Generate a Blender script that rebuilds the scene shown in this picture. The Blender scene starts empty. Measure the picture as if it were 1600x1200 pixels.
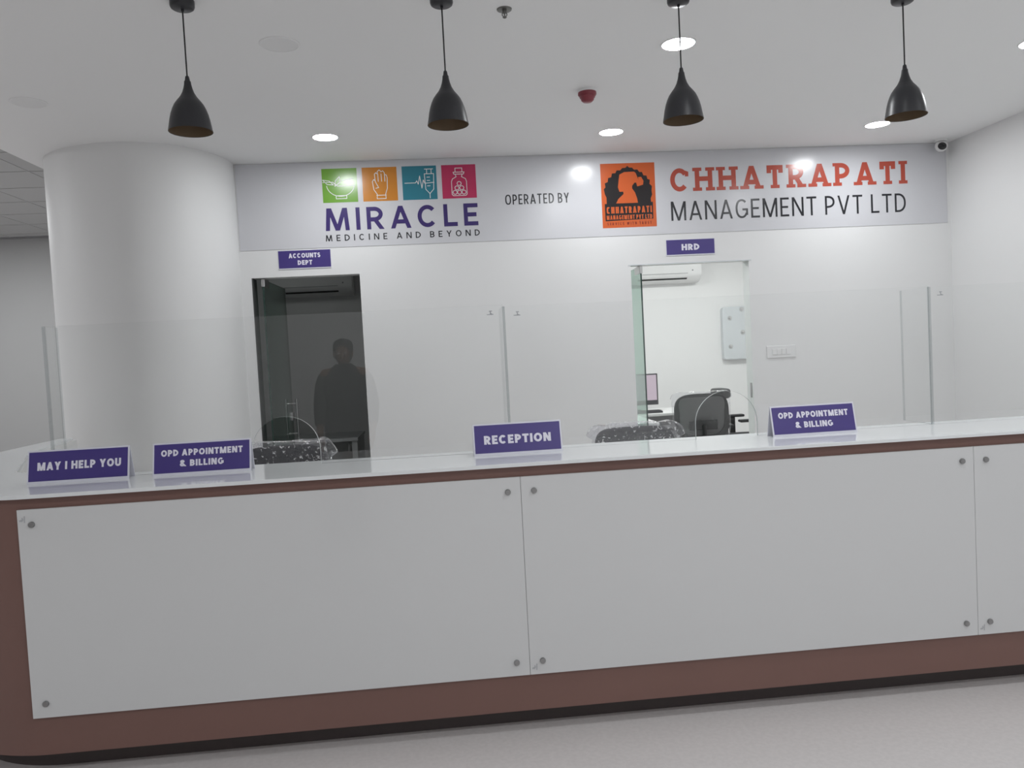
import bpy, bmesh, math, random
from mathutils import Matrix, Vector, noise
SC = bpy.context.scene
COL = SC.collection
PI = math.pi
random.seed(7)

# ------------------------------------------------------------------ camera
CAM_F, YAW, PITCH, ROLL = 1230.05, -0.0872, -0.0439, -0.0525
CAM_LOC = Vector((0.0, -2.9725, 1.4797))
cy, sy, cp, sp = math.cos(YAW), math.sin(YAW), math.cos(PITCH), math.sin(PITCH)
cr, sr = math.cos(ROLL), math.sin(ROLL)
fwd = Vector((-sy * cp, cy * cp, sp))
r0 = Vector((cy, sy, 0.0))
u0 = r0.cross(fwd)
rt, up = r0 * cr + u0 * sr, u0 * cr - r0 * sr
cd = bpy.data.cameras.new('camera')
cam = bpy.data.objects.new('camera', cd)
COL.objects.link(cam)
cam.matrix_world = Matrix(((rt.x, up.x, -fwd.x, CAM_LOC.x), (rt.y, up.y, -fwd.y, CAM_LOC.y),
                           (rt.z, up.z, -fwd.z, CAM_LOC.z), (0, 0, 0, 1)))
cd.sensor_width = 36.0
cd.lens = CAM_F / 1600.0 * 36.0
cd.clip_start = 0.05
SC.camera = cam

# ------------------------------------------------------------------ light
w = bpy.data.worlds.new('world')
w.use_nodes = True
w.node_tree.nodes['Background'].inputs[0].default_value = (0.8, 0.85, 0.95, 1)
w.node_tree.nodes['Background'].inputs[1].default_value = 0.05
SC.world = w
vs = SC.view_settings
vs.view_transform = 'Standard'
vs.look = 'None'
vs.gamma = 1.0
vs.use_curve_mapping = False
vs.exposure = 1.16
DOWNLIGHT = 62.0        # emission of one lit downlight lens
CORRIDOR_FILL = 22.0             # emission of an unseen fill panel added in the corridor
OFFICE = 11.5           # emission of an office ceiling panel

# ------------------------------------------------------------------ materials
def mat(name, col, rough=0.5, metal=0.0, spec=0.5, coat=0.0, bump=None, var=None):
    m = bpy.data.materials.new(name)
    m.use_nodes = True
    nt = m.node_tree
    b = nt.nodes['Principled BSDF']
    b.inputs['Base Color'].default_value = (*col, 1)
    b.inputs['Roughness'].default_value = rough
    b.inputs['Metallic'].default_value = metal
    b.inputs['Specular IOR Level'].default_value = spec
    b.inputs['Coat Weight'].default_value = coat
    b.inputs['Coat Roughness'].default_value = 0.05
    tc = nt.nodes.new('ShaderNodeTexCoord')
    if bump:
        n = nt.nodes.new('ShaderNodeTexNoise')
        n.inputs['Scale'].default_value = bump[0]
        n.inputs['Detail'].default_value = 4
        bp = nt.nodes.new('ShaderNodeBump')
        bp.inputs['Strength'].default_value = bump[1]
        bp.inputs['Distance'].default_value = 0.01
        nt.links.new(tc.outputs['Object'], n.inputs['Vector'])
        nt.links.new(n.outputs['Fac'], bp.inputs['Height'])
        nt.links.new(bp.outputs['Normal'], b.inputs['Normal'])
    if var:                                   # (scale, second colour, contrast)
        n = nt.nodes.new('ShaderNodeTexNoise')
        n.inputs['Scale'].default_value = var[0]
        n.inputs['Detail'].default_value = 5
        rmp = nt.nodes.new('ShaderNodeValToRGB')
        rmp.color_ramp.elements[0].position = 0.5 - var[2]
        rmp.color_ramp.elements[1].position = 0.5 + var[2]
        rmp.color_ramp.elements[0].color = (*var[1], 1)
        rmp.color_ramp.elements[1].color = (*col, 1)
        nt.links.new(tc.outputs['Object'], n.inputs['Vector'])
        nt.links.new(n.outputs['Fac'], rmp.inputs['Fac'])
        nt.links.new(rmp.outputs['Color'], b.inputs['Base Color'])
    return m

def emit(name, col, s, base=.9):
    m = bpy.data.materials.new(name)
    m.use_nodes = True
    b = m.node_tree.nodes['Principled BSDF']
    b.inputs['Base Color'].default_value = (base, base, base, 1)
    b.inputs['Emission Color'].default_value = (*col, 1)
    b.inputs['Emission Strength'].default_value = s
    return m

def glass(name, tint, refl=1.0, film=None):
    """thin clear sheet: Schlick mix of a tinted transparent and a mirror"""
    m = bpy.data.materials.new(name)
    m.use_nodes = True
    nt = m.node_tree
    nt.nodes.remove(nt.nodes['Principled BSDF'])
    out = nt.nodes['Material Output']
    tr = nt.nodes.new('ShaderNodeBsdfTransparent')
    tr.inputs[0].default_value = (*tint, 1)
    gl = nt.nodes.new('ShaderNodeBsdfGlossy')
    gl.inputs['Roughness'].default_value = 0.0
    gl.inputs['Color'].default_value = (1, 1, 1, 1)
    lw = nt.nodes.new('ShaderNodeLayerWeight')
    lw.inputs['Blend'].default_value = 0.5
    pw = nt.nodes.new('ShaderNodeMath'); pw.operation = 'POWER'; pw.inputs[1].default_value = 5
    ml = nt.nodes.new('ShaderNodeMath'); ml.operation = 'MULTIPLY_ADD'
    ml.inputs[1].default_value = 0.9 * refl; ml.inputs[2].default_value = 0.042 * refl
    mx = nt.nodes.new('ShaderNodeMixShader')
    L = nt.links.new
    L(lw.outputs['Facing'], pw.inputs[0]); L(pw.outputs[0], ml.inputs[0]); L(ml.outputs[0], mx.inputs[0])
    L(tr.outputs[0], mx.inputs[1]); L(gl.outputs[0], mx.inputs[2])
    last = mx
    if film:                                 # crinkled plastic: wrinkle highlights painted as white specks, plus bumpy gloss
        gl.inputs['Roughness'].default_value = 0.12
        tc = nt.nodes.new('ShaderNodeTexCoord')
        n = nt.nodes.new('ShaderNodeTexNoise'); n.inputs['Scale'].default_value = film[2]; n.inputs['Detail'].default_value = 3
        n.inputs['Distortion'].default_value = 1.5
        bp = nt.nodes.new('ShaderNodeBump'); bp.inputs['Strength'].default_value = 1.0; bp.inputs['Distance'].default_value = 0.03
        L(tc.outputs['Object'], n.inputs['Vector']); L(n.outputs['Fac'], bp.inputs['Height'])
        L(bp.outputs['Normal'], gl.inputs['Normal'])
        df = nt.nodes.new('ShaderNodeBsdfDiffuse'); df.inputs[0].default_value = (.8, .8, .82, 1)
        rp = nt.nodes.new('ShaderNodeValToRGB')
        rp.color_ramp.elements[0].position = film[3]; rp.color_ramp.elements[0].color = (film[0],) * 3 + (1,)
        rp.color_ramp.elements[1].position = film[3] + .07; rp.color_ramp.elements[1].color = (film[1],) * 3 + (1,)
        L(n.outputs['Fac'], rp.inputs['Fac'])
        m2 = nt.nodes.new('ShaderNodeMixShader')
        L(rp.outputs['Color'], m2.inputs[0]); L(mx.outputs[0], m2.inputs[1]); L(df.outputs[0], m2.inputs[2])
        last = m2
    L(last.outputs[0], out.inputs['Surface'])
    return m

M = dict(
    wall=mat('wall_paint', (.80, .80, .80), .55, bump=(60, .02)),
    ceil=mat('ceiling_paint', (.87, .87, .87), .7, bump=(40, .02)),
    floor=mat('vinyl_floor', (.70, .668, .662), .32, var=(55, (.66, .63, .624), .12)),
    brown=mat('brown_laminate', (.20, .108, .09), .38, var=(3, (.185, .10, .084), .3)),
    plinth=mat('dark_plinth', (.06, .047, .046), .5),
    solid=mat('white_solid_surface', (.80, .82, .83), .07),
    seam=mat('seam', (.25, .25, .26), .5),
    pglass=mat('white_back_painted_glass', (.65, .655, .66), .16, coat=.3),
    stud=mat('stud_steel', (.33, .33, .33), .3, metal=1.0),
    mark=mat('etched_mark', (.42, .43, .45), .5),
    clear=glass('clear_glass', (.988, .991, .990)),
    gedge=glass('glass_edge', (.74, .765, .77)),
    arch=mat('polished_cutout_edge', (.62, .66, .65), .2),
    green=glass('green_door_glass', (.62, .76, .70), 1.3),
    gdark=mat('door_glass_edge', (.03, .06, .05), .15),
    black=mat('lamp_black', (.022, .022, .026), .36),
    gold=mat('lamp_inside', (.13, .085, .045), .5),
    cord=mat('cord_black', (.02, .02, .022), .6),
    lens=emit('lit_lens', (.958, .985, 1), DOWNLIGHT),
    rim=mat('downlight_rim', (.85, .85, .85), .4),
    off=mat('unlit_lens', (.80, .80, .80), .6),
    panel=emit('panel_light', (.965, .985, 1), CORRIDOR_FILL),
    opanel=emit('office_panel', (.97, 1, .985), OFFICE),
    red=mat('red_plastic', (.22, .03, .045), .35),
    white=mat('white_plastic', (.80, .80, .80), .35),
    steel=mat('brushed_steel', (.55, .55, .55), .3, metal=1.0),
    chrome=mat('sprinkler_metal', (.18, .18, .17), .3, metal=.8),
    dome=mat('camera_glass', (.015, .015, .017), .15),
    purple=mat('sign_purple', (.062, .042, .215), .3),
    lilac=mat('sign_lettering', (.80, .78, .88), .4),
    acrylic=mat('sign_white_edge', (.72, .72, .80), .25),
    banner=mat('banner_vinyl', (.64, .64, .67), .22),
    t1=mat('tile_green', (.16, .37, .035), .22), t2=mat('tile_orange', (.62, .235, .03), .22),
    t3=mat('tile_teal', (.03, .21, .285), .22), t4=mat('tile_pink', (.52, .03, .11), .22),
    line=mat('icon_line', (.80, .80, .80), .3),
    indigo=mat('lettering_indigo', (.045, .026, .15), .27),
    ink=mat('lettering_black', (.025, .025, .03), .2),
    rust=mat('lettering_rust', (.48, .085, .055), .2),
    orange=mat('emblem_orange', (.60, .115, .03), .22),
    eblk=mat('emblem_black', (.02, .017, .018), .2),
    dorange=mat('emblem_dark_orange', (.25, .03, .012), .3),
    fabric=mat('chair_fabric', (.035, .035, .04), .8, bump=(300, .2)),
    mesh=mat('chair_mesh', (.14, .14, .14), .8, bump=(500, .3)),
    plast=mat('chair_plastic', (.02, .02, .021), .4),
    film=glass('plastic_film', (.92, .92, .94), 1.5, film=(.03, .75, 42, .585)),
    film2=glass('smooth_plastic_film', (.95, .95, .96), 1.0, film=(.015, .10, 9, .60)),
    desk=mat('desk_laminate', (.78, .78, .77), .3),
    deskd=mat('desk_modesty', (.45, .46, .46), .4),
    grey=mat('grey_metal', (.62, .65, .67), .3),
    slot=mat('dark_slot', (.02, .02, .02), .6),
    bezel=mat('monitor_bezel', (.03, .03, .035), .4),
    screen=emit('monitor_screen', (.62, .51, .60), .34, .04),
    dkwall=mat('dim_room_paint', (.80, .80, .80), .6),
    skin=mat('skin', (.32, .17, .11), .5), hair=mat('hair', (.01, .008, .007), .5),
    cloth=mat('dark_clothes', (.02, .022, .025), .8), trous=mat('dark_trousers', (.02, .02, .025), .8),
)

# ------------------------------------------------------------------ builders
def box(bm, x0, x1, y0, y1, z0, z1, bev=0.0, seg=2):
    g = bmesh.ops.create_cube(bm, size=1.0)
    vv = g['verts']
    for v in vv:
        v.co = Vector((x0 + (v.co.x + .5) * (x1 - x0), y0 + (v.co.y + .5) * (y1 - y0), z0 + (v.co.z + .5) * (z1 - z0)))
    if bev:
        es = list({e for v in vv for e in v.link_edges})
        bmesh.ops.bevel(bm, geom=es, offset=bev, segments=seg, affect='EDGES', profile=.5)

def lathe(bm, prof, seg=40, c=(0, 0, 0)):
    rings = []
    for r, z in prof:
        if r < 1e-5:
            rings.append([bm.verts.new((c[0], c[1], c[2] + z))])
        else:
            rings.append([bm.verts.new((c[0] + r * math.cos(2 * PI * i / seg), c[1] + r * math.sin(2 * PI * i / seg), c[2] + z)) for i in range(seg)])
    for a, b in zip(rings, rings[1:]):
        for i in range(seg):
            j = (i + 1) % seg
            if len(a) == 1 and len(b) == 1: continue
            if len(a) == 1: bm.faces.new((a[0], b[j], b[i]))
            elif len(b) == 1: bm.faces.new((a[i], a[j], b[0]))
            else: bm.faces.new((a[i], a[j], b[j], b[i]))

def tube(bm, pts, r, seg=10):
    pts = [Vector(p) for p in pts]
    rings = []
    ref = None
    for k, p in enumerate(pts):
        d = (pts[min(k + 1, len(pts) - 1)] - pts[max(k - 1, 0)]).normalized()
        if ref is None:
            ref = Vector((0, 0, 1)) if abs(d.z) < .9 else Vector((1, 0, 0))
        a = d.cross(ref).normalized()
        ref = a.cross(d)
        rr = r[k] if isinstance(r, (list, tuple)) else r
        rings.append([bm.verts.new(p + a * rr * math.cos(2 * PI * i / seg) + ref * rr * math.sin(2 * PI * i / seg)) for i in range(seg)])
    for a, b in zip(rings, rings[1:]):
        for i in range(seg):
            j = (i + 1) % seg
            bm.faces.new((a[i], a[j], b[j], b[i]))
    bm.faces.new(rings[0][::-1]); bm.faces.new(rings[-1])

def prism(bm, poly, z0, z1, ax='z'):
    """extrude a 2-D polygon: ax z -> (x,y) plan, ax y -> (x,z) elevation between y=z0..z1"""
    def P(p, h): return (p[0], p[1], h) if ax == 'z' else ((p[0], h, p[1]) if ax == 'y' else (h, p[0], p[1]))
    a = [bm.verts.new(P(p, z0)) for p in poly]
    b = [bm.verts.new(P(p, z1)) for p in poly]
    n = len(poly)
    bm.faces.new(a[::-1]); bm.faces.new(b)
    for i in range(n):
        j = (i + 1) % n
        bm.faces.new((a[i], a[j], b[j], b[i]))

def superq(bm, c, s, e1=.35, e2=.35, nu=40, nv=20, warp=None):
    def f(x, e): return math.copysign(abs(x) ** e, x)
    rows = []
    for j in range(nv + 1):
        v = -PI / 2 + PI * j / nv
        if j in (0, nv):
            ps = [Vector((0, 0, f(math.sin(v), e1) * s[2]))]
        else:
            ps = [Vector((s[0] * f(math.cos(v), e1) * f(math.cos(2 * PI * i / nu), e2), s[1] * f(math.cos(v), e1) * f(math.sin(2 * PI * i / nu), e2), s[2] * f(math.sin(v), e1))) for i in range(nu)]
        rows.append([bm.verts.new((warp(p) if warp else p) + Vector(c)) for p in ps])
    for a, b in zip(rows, rows[1:]):
        for i in range(nu):
            j = (i + 1) % nu
            if len(a) == 1: bm.faces.new((a[0], b[j], b[i]))
            elif len(b) == 1: bm.faces.new((a[i], a[j], b[0]))
            else: bm.faces.new((a[i], a[j], b[j], b[i]))

def NB(): return bmesh.new()

def link(name, bm, m, parent=None, loc=(0, 0, 0), rot=(0, 0, 0), smooth=False, kind=None, label=None):
    ys = [v.co.y for v in bm.verts]
    if max(ys) - min(ys) < .0015 and len(bm.faces) and all(len(e.link_faces) < 2 for e in bm.edges):
        bm.normal_update()                      # flat print: every face looks out of the wall
        bmesh.ops.reverse_faces(bm, faces=[f for f in bm.faces if f.normal.y > 0])
    else:
        bmesh.ops.recalc_face_normals(bm, faces=bm.faces)
    me = bpy.data.meshes.new(name)
    bm.to_mesh(me); bm.free()
    for x in (m if isinstance(m, (list, tuple)) else [m]):
        me.materials.append(x)
    if smooth:
        for p in me.polygons: p.use_smooth = True
        if smooth != 'all':
            try: me.set_sharp_from_angle(angle=math.radians(40))
            except Exception: pass
    o = bpy.data.objects.new(name, me)
    COL.objects.link(o)
    o.location = loc; o.rotation_euler = rot
    if parent: o.parent = parent
    if kind: o['kind'] = kind
    if label: o['label'] = label
    return o

def tag(o, label, cat, group=None):
    o['label'] = label; o['category'] = cat
    if group: o['group'] = group
    return o

def thing(name, label, cat, loc=(0, 0, 0), rot=(0, 0, 0), group=None, kind=None):
    o = bpy.data.objects.new(name, None)
    o.empty_display_size = .1
    COL.objects.link(o)
    o.location = loc; o.rotation_euler = rot
    if kind: o['kind'] = kind
    return tag(o, label, cat, group)

def copy_tree(o, parent=None):
    c = o.copy(); COL.objects.link(c); c.parent = parent
    for ch in list(o.children): copy_tree(ch, c)
    return c

def struct(name, bm, m, **k):
    return link(name, bm, m, kind='structure', **k)

# ---- stroke lettering -------------------------------------------------
def clip(poly, y, keep_above):
    out = []
    for i in range(len(poly)):
        a, b = poly[i], poly[(i + 1) % len(poly)]
        ia = a[1] >= y - 1e-9 if keep_above else a[1] <= y + 1e-9
        ib = b[1] >= y - 1e-9 if keep_above else b[1] <= y + 1e-9
        if ia: out.append(a)
        if ia != ib:
            t = (y - a[1]) / (b[1] - a[1])
            out.append((a[0] + (b[0] - a[0]) * t, y))
    return out

def seg_poly(x0, y0, x1, y1, t, ext=0.0):
    dx, dy = x1 - x0, y1 - y0
    L = math.hypot(dx, dy); dx /= L; dy /= L
    nx, ny = -dy * t / 2, dx * t / 2
    x0 -= dx * ext; y0 -= dy * ext; x1 += dx * ext; y1 += dy * ext
    return [(x0 + nx, y0 + ny), (x0 - nx, y0 - ny), (x1 - nx, y1 - ny), (x1 + nx, y1 + ny)]

def arc_polys(cx, cy, rx, ry, a0, a1, t, n=22, e=1.0):
    def f(x): return math.copysign(abs(x) ** e, x)
    P = []
    for i in range(n + 1):
        a = math.radians(a0 + (a1 - a0) * i / n)
        c, s = f(math.cos(a)), f(math.sin(a))
        P.append(((cx + (rx + t / 2) * c, cy + (ry + t / 2) * s), (cx + (rx - t / 2) * c, cy + (ry - t / 2) * s)))
    return [[P[i][0], P[i][1], P[i + 1][1], P[i + 1][0]] for i in range(n)]

def glyph(ch, t, k, slab=0.0, e=1.0, splay=0.0):
    """outline pieces of a capital of cap height 1, stroke t; returns (polygons, width)"""
    h = t / 2
    WD = dict(A=.78, B=.62, C=.74, D=.70, E=.54, G=.76, H=.70, L=.52, M=.90, N=.72, O=.80, P=.60, R=.64, S=.60, T=.62, U=.68, V=.76, W=1.06, Y=.72)
    W = t if ch == 'I' else WD.get(ch, .78) * k
    if ch == '&': W = .82 * k
    q = []
    def l(*a): q.append(seg_poly(*a, t))
    def d(x0, y0, x1, y1):
        p = seg_poly(x0, y0, x1, y1, t, t * 1.5)
        p = clip(clip(p, min(y0, y1), True), max(y0, y1), False)
        if len(p) > 2: q.append(p)
    def a(*v): q.extend(arc_polys(*v, t, e=e))
    def bowl(y0, y1, w):
        ry = (y1 - y0) / 2 - h
        rx = min(w * .62, ry * 1.25)
        l(h, y0 + h, w - h - rx, y0 + h); l(h, y1 - h, w - h - rx, y1 - h)
        a(w - h - rx, (y0 + y1) / 2, rx, ry, -90, 90)
    V = lambda x: l(x, 0, x, 1)
    o = h / math.cos(math.atan2(.5 * W, 1)) if W else h      # half width of a diagonal at its foot
    ser = []
    if ch == 'I': V(h); ser = [(h, 0), (h, 1)]
    elif ch == 'A':
        d(o, 0, W / 2, 1); d(W - o, 0, W / 2, 1); l(W * .2, .30, W * .8, .30); ser = [(o, 0), (W - o, 0)]
    elif ch == 'B': V(h); bowl(.5 - h, 1, W * .95); bowl(0, .5 + h, W)
    elif ch == 'C': a(W / 2, .5, W / 2 - h, .5 - h, 36 if slab else 42, 318)
    elif ch == 'D': V(h); bowl(0, 1, W); ser = []
    elif ch == 'E': V(h); l(0, h, W, h); l(0, 1 - h, W, 1 - h); l(0, .5, W * .9, .5)
    elif ch == 'G': a(W / 2, .5, W / 2 - h, .5 - h, 45, 330); l(W * .55, .46, W, .46); l(W - h, .16, W - h, .46 + h)
    elif ch == 'H': V(h); V(W - h); l(h, .52, W - h, .52); ser = [(h, 0), (h, 1), (W - h, 0), (W - h, 1)]
    elif ch == 'L': V(h); l(0, h, W, h)
    elif ch == 'M':
        s = splay * W
        if s: d(h * 1.05, 0, h * 1.05 + s, 1); d(W - h * 1.05, 0, W - h * 1.05 - s, 1)
        else: V(h); V(W - h)
        d(s + h * 1.3, 1, W / 2, 0); d(W - s - h * 1.3, 1, W / 2, 0)
    elif ch == 'N': V(h); V(W - h); d(h * 1.2, 1, W - h * 1.2, 0)
    elif ch == 'O': a(W / 2, .5, W / 2 - h, .5 - h, 0, 360)
    elif ch == 'P': V(h); bowl(.42 - h, 1, W); ser = [(h, 0)]
    elif ch == 'R': V(h); bowl(.44 - h, 1, W * .95); d(W * .48, .44, W - h * 1.1, 0); ser = [(h, 0), (W - h * 1.2, 0)]
    elif ch == 'S':
        ry = (1 - t) / 4
        a(W / 2, 1 - h - ry, W / 2 - h, ry, 25, 270); a(W / 2, h + ry, W / 2 - h, ry, 90, -155)
    elif ch == 'T':
        V(W / 2); l(0, 1 - h, W, 1 - h); ser = [(W / 2, 0)]
        if slab: l(h * .8, 1 - t * 1.7, h * .8, 1); l(W - h * .8, 1 - t * 1.7, W - h * .8, 1)
    elif ch == 'U': r = W / 2 - h; l(h, r + h, h, 1); l(W - h, r + h, W - h, 1); a(W / 2, r + h, r, r, 180, 360)
    elif ch == 'V': d(o, 1, W / 2, 0); d(W - o, 1, W / 2, 0)
    elif ch == 'W': d(h, 1, W * .27, 0); d(W * .5, 1, W * .27, 0); d(W * .5, 1, W * .73, 0); d(W - h, 1, W * .73, 0)
    elif ch == 'Y': d(o, 1, W / 2, .42); d(W - o, 1, W / 2, .42); l(W / 2, 0, W / 2, .5)
    elif ch == '&':
        a(W * .40, .755, W * .20, .245 - h, 0, 360); a(W * .38, .28, W * .38 - h, .28 - h, 60, 350)
        d(W * .22, .66, W * .86, 0)
    if slab:
        st = t * .72
        if ch == 'C': q.append([(W - t * .82, .64), (W - .01, .64), (W - .01, .84), (W - t * .82, .90)])
        if ch in 'PR': ser += [(h, 1)]
        for x, y in ser:
            y0, y1 = (0, st) if y == 0 else (1 - st, 1)
            q.append([(x - slab, y0), (x + slab, y0), (x + slab, y1), (x - slab, y1)])
    return q, W

def lettering(text, x0, x1, z0, cap, t, k=1.0, gap=.2, space=.45, slab=0.0, e=1.0, splay=0.0, lead=0.0):
    """flat letters in the XZ plane facing -Y, stretched to span x0..x1"""
    polys, x = [], 0.0
    for ch in text:
        if ch == ' ':
            x += space; continue
        q, W = glyph(ch, t, k, slab, e, splay)
        lay = 0
        for n_, p in enumerate(q):              # overlapping strokes lie a hair apart, never in one plane
            joined = n_ and len(p) == 4 and len(q[n_ - 1]) == 4 and math.dist(p[0], q[n_ - 1][3]) < 1e-6
            lay += 0 if joined else 1
            polys.append((lay, [(px + x, py) for px, py in p]))
        x += W + gap
    tot = x - gap
    s = (x1 - x0) / tot
    bm = NB()
    for k, p in polys:
        bm.faces.new([bm.verts.new((x0 + px * s, lead - k * .00008, z0 + py * cap)) for px, py in p])
    return bm

def flat(bm, pts, y=0.0):
    bm.faces.new([bm.verts.new((p[0], y, p[1])) for p in pts])

def stroke(bm, pts, t, y=0.0, closed=False):
    pts = list(pts)
    if closed: pts.append(pts[0])
    for k, (a, b) in enumerate(zip(pts, pts[1:])):
        if math.hypot(b[0] - a[0], b[1] - a[1]) > 1e-6:
            flat(bm, seg_poly(a[0], a[1], b[0], b[1], t, t * .35), y - (k % 3) * .00008 - (len(bm.faces) % 2) * .0003)

# ------------------------------------------------------------------ the setting
D = 3.235          # reception side of the back wall
H = 2.991          # ceiling over the reception
XR = 4.25          # right wall
bm = NB(); box(bm, -9, 4.5, -7, 7.3, -.1, 0); struct('floor', bm, M['floor'])
bm = NB(); box(bm, -2.85, 4.5, -7, D + .2, H, H + .25); struct('ceiling', bm, M['ceil'])
bm = NB(); box(bm, -9, -2.85, -7, 7.3, H + .16, H + .25)
struct('ceiling_corridor', bm, mat('mineral_tile', (.47, .47, .47), .8, bump=(90, .05)))
bm = NB()
for i in range(24):
    y = -6.9 + i * .6
    box(bm, -9, -2.86, y - .006, y + .006, H + .156, H + .1605)
for i in range(10):
    x = -3.3 - i * .6
    box(bm, x - .006, x + .006, -7, 7.1, H + .1565, H + .1605)
struct('trim_1', bm, mat('ceiling_grid', (.44, .44, .44), .6))
bm = NB(); box(bm, XR, XR + .15, -7, 6.5, 0, H + .1); struct('wall_right', bm, M['wall'])
bm = NB(); box(bm, -9, 4.5, -7.15, -7, 0, H + .3); struct('wall_front', bm, M['wall'])
bm = NB(); box(bm, -9.15, -9, -7, 7.3, 0, H + .3); struct('wall_left', bm, M['wall'])
bm = NB(); box(bm, -9, -2.6, 7.15, 7.3, 0, H + .3); struct('wall_corridor', bm, mat('darkened_corridor_paint', (.40, .40, .40), .6))  # wall colour darkened to offset the strong light of the corridor fill
bm = NB(); box(bm, -9, -2.66, 7.1, 7.15, H + .142, H + .16); struct('trim_2', bm, M['seam'])
DL0, DL1, DLT = -1.412, -.596, 2.126     # dark doorway
DR0, DR1, DRT = 1.542, 2.514, 2.10       # bright doorway
bm = NB()
T = .13
for x0, x1, z0, z1 in ((-2.6, DL0, 0, H + .1), (DL0, DL1, DLT, H + .1), (DL1, DR0, 0, H + .1), (DR0, DR1, DRT, H + .1), (DR1, XR, 0, H + .1)):
    box(bm, x0, x1, D, D + T, z0, z1)
struct('wall_back', bm, M['wall'])
# rounded column where the back wall ends
bm = NB()
poly = []
for i in range(96):
    a = 2 * PI * i / 96
    c, s = math.cos(a), math.sin(a)
    poly.append((-2.05 + (.56 if c > 0 else .74) * c, 3.2 + (.68 if s < 0 else .30) * s))
prism(bm, poly, 0, H)
struct('wall_curved', bm, M['wall'], smooth=True)
# rooms behind
bm = NB(); box(bm, -2.79, -2.66, 3.4, 7.15, 0, H + .16); struct('wall_accounts_left', bm, M['wall'])
bm = NB(); box(bm, -2.66, .55, 6.3, 6.4, 0, 2.9); struct('wall_accounts_back', bm, M['dkwall'])
bm = NB(); box(bm, .55, .65, D + T, 6.4, 0, 2.9); struct('wall_partition', bm, M['wall'])
bm = NB(); box(bm, .65, XR, 6.3, 6.4, 0, 2.9); struct('wall_office_back', bm, M['wall'])
bm = NB(); box(bm, -2.79, XR, D + T, 6.5, 2.75, 2.85); struct('ceiling_offices', bm, M['ceil'])

# glass doors standing open into the two rooms
def glass_door(name, x, side):
    r = thing(name, '', 'door', (x, 0, 0), kind='structure')
    del r['label']; del r['category']
    y0, y1, top = D + .02, D + .86, (DLT if side < 0 else DRT) - .012
    bm = NB(); box(bm, -.006, .006, y0, y1, .012, top)
    for f in bm.faces:
        f.material_index = 0 if abs(f.normal.x) > .5 else 1
    bm.normal_update()
    for f in bm.faces:
        f.material_index = 0 if abs(f.normal.x) > .5 else 1
    link('door_glass', bm, [M['green'], M['gdark']], r)
    bm = NB(); box(bm, -.013, .013, y0 - .004, y0 + .16, top - .055, top + .006, .004)
    link('patch_fitting', bm, M['steel'], r)
    bm = NB(); box(bm, -.013, .013, y0 - .004, y0 + .16, .006, .06, .004)
    link('patch_fitting', bm, M['steel'], r)
    for s in (-1, 1):
        bm = NB()
        yh = y1 - .05
        tube(bm, [(s * .05, yh, .80), (s * .05, yh, 1.15)], .010, 14)
        tube(bm, [(s * .006, yh, .845), (s * .05, yh, .845)], .007)
        tube(bm, [(s * .006, yh, 1.105), (s * .05, yh, 1.105)], .007)
        link('handle', bm, M['steel'], r, smooth=True)
    bm = NB(); box(bm, -.018, .018, y1 - .09, y1 + .0, .96, 1.03, .004); link('lock', bm, M['steel'], r)
    if side < 0:
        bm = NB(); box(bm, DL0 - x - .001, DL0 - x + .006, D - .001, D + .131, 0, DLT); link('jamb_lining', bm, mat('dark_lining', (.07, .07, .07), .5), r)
    return r
glass_door('door_1', -1.335, -1)
dr = glass_door('door_2', 1.628, 1)
bm = NB(); box(bm, DR1 - .004, DR1 + .0, D + .025, D + .06, .985, 1.105, .0015)
link('strike_plate', bm, M['steel'], dr, loc=(-1.628, 0, 0))
bm = NB(); box(bm, DR0 - .02, DR1 + .02, D - .004, D, DRT - .004, DRT + .004); struct('trim_3', bm, M['grey'])

# ------------------------------------------------------------------ reception counter
ZT = 1.05
rc = thing('reception_counter', 'long brown and white reception counter with frosted white glass front panels', 'counter')
def offset_plan(dy, sign=1):
    """outer edge of the counter in plan, pushed out by dy: front, rounded corner, oblique run, left side"""
    pts = [(XR - .002, -dy)]
    R1, R2 = .60 + dy, .35 + dy
    for i in range(13):
        a = -PI / 2 - (PI / 4) * i / 12
        pts.append((-1.50 + R1 * math.cos(a), .60 + R1 * math.sin(a)))
    cx, cy_ = -2.15, .95
    for i in range(13):
        a = -PI * .75 - (PI / 4) * i / 12
        pts.append((cx + R2 * math.cos(a), cy_ + R2 * math.sin(a)))
    pts.append((-2.50 - dy, 2.42))
    return pts
inner = [(-2.44, 2.42), (-2.28, 1.53), (-1.93, .72), (-1.62, .42), (XR - .002, .42)]
bm = NB(); prism(bm, offset_plan(0) + inner, .085, 1.036); link('counter_body', bm, M['brown'], rc, smooth=True)
back = [(x + .012, y + .012 + (.02 if i == 0 else 0)) for i, (x, y) in enumerate(inner[:-1])] + [(XR - .002, .432)]
bm = NB(); prism(bm, [(x - .001, y - .001) for x, y in inner][:-1] + [(XR - .002, .419)] + back[::-1], .085, 1.036); link('back_cladding', bm, M['desk'], rc, label='white inner side of the counter')
bm = NB(); prism(bm, offset_plan(-.09)[:-1] + [(-2.41, 2.2)] + [(-2.40, 2.2), (-2.28, 1.5), (-1.90, .75), (-1.60, .38), (XR - .002, .38)], 0, .085); link('plinth', bm, M['plinth'], rc, smooth=True)
bm = NB(); prism(bm, offset_plan(.028) + inner, 1.036, ZT)
bmesh.ops.bevel(bm, geom=[e for e in bm.edges if abs(e.verts[0].co.z - e.verts[1].co.z) < 1e-5 and e.verts[0].co.z > 1.04], offset=.004, segments=3, affect='EDGES')
ct = link('countertop', bm, M['solid'], rc)
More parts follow.
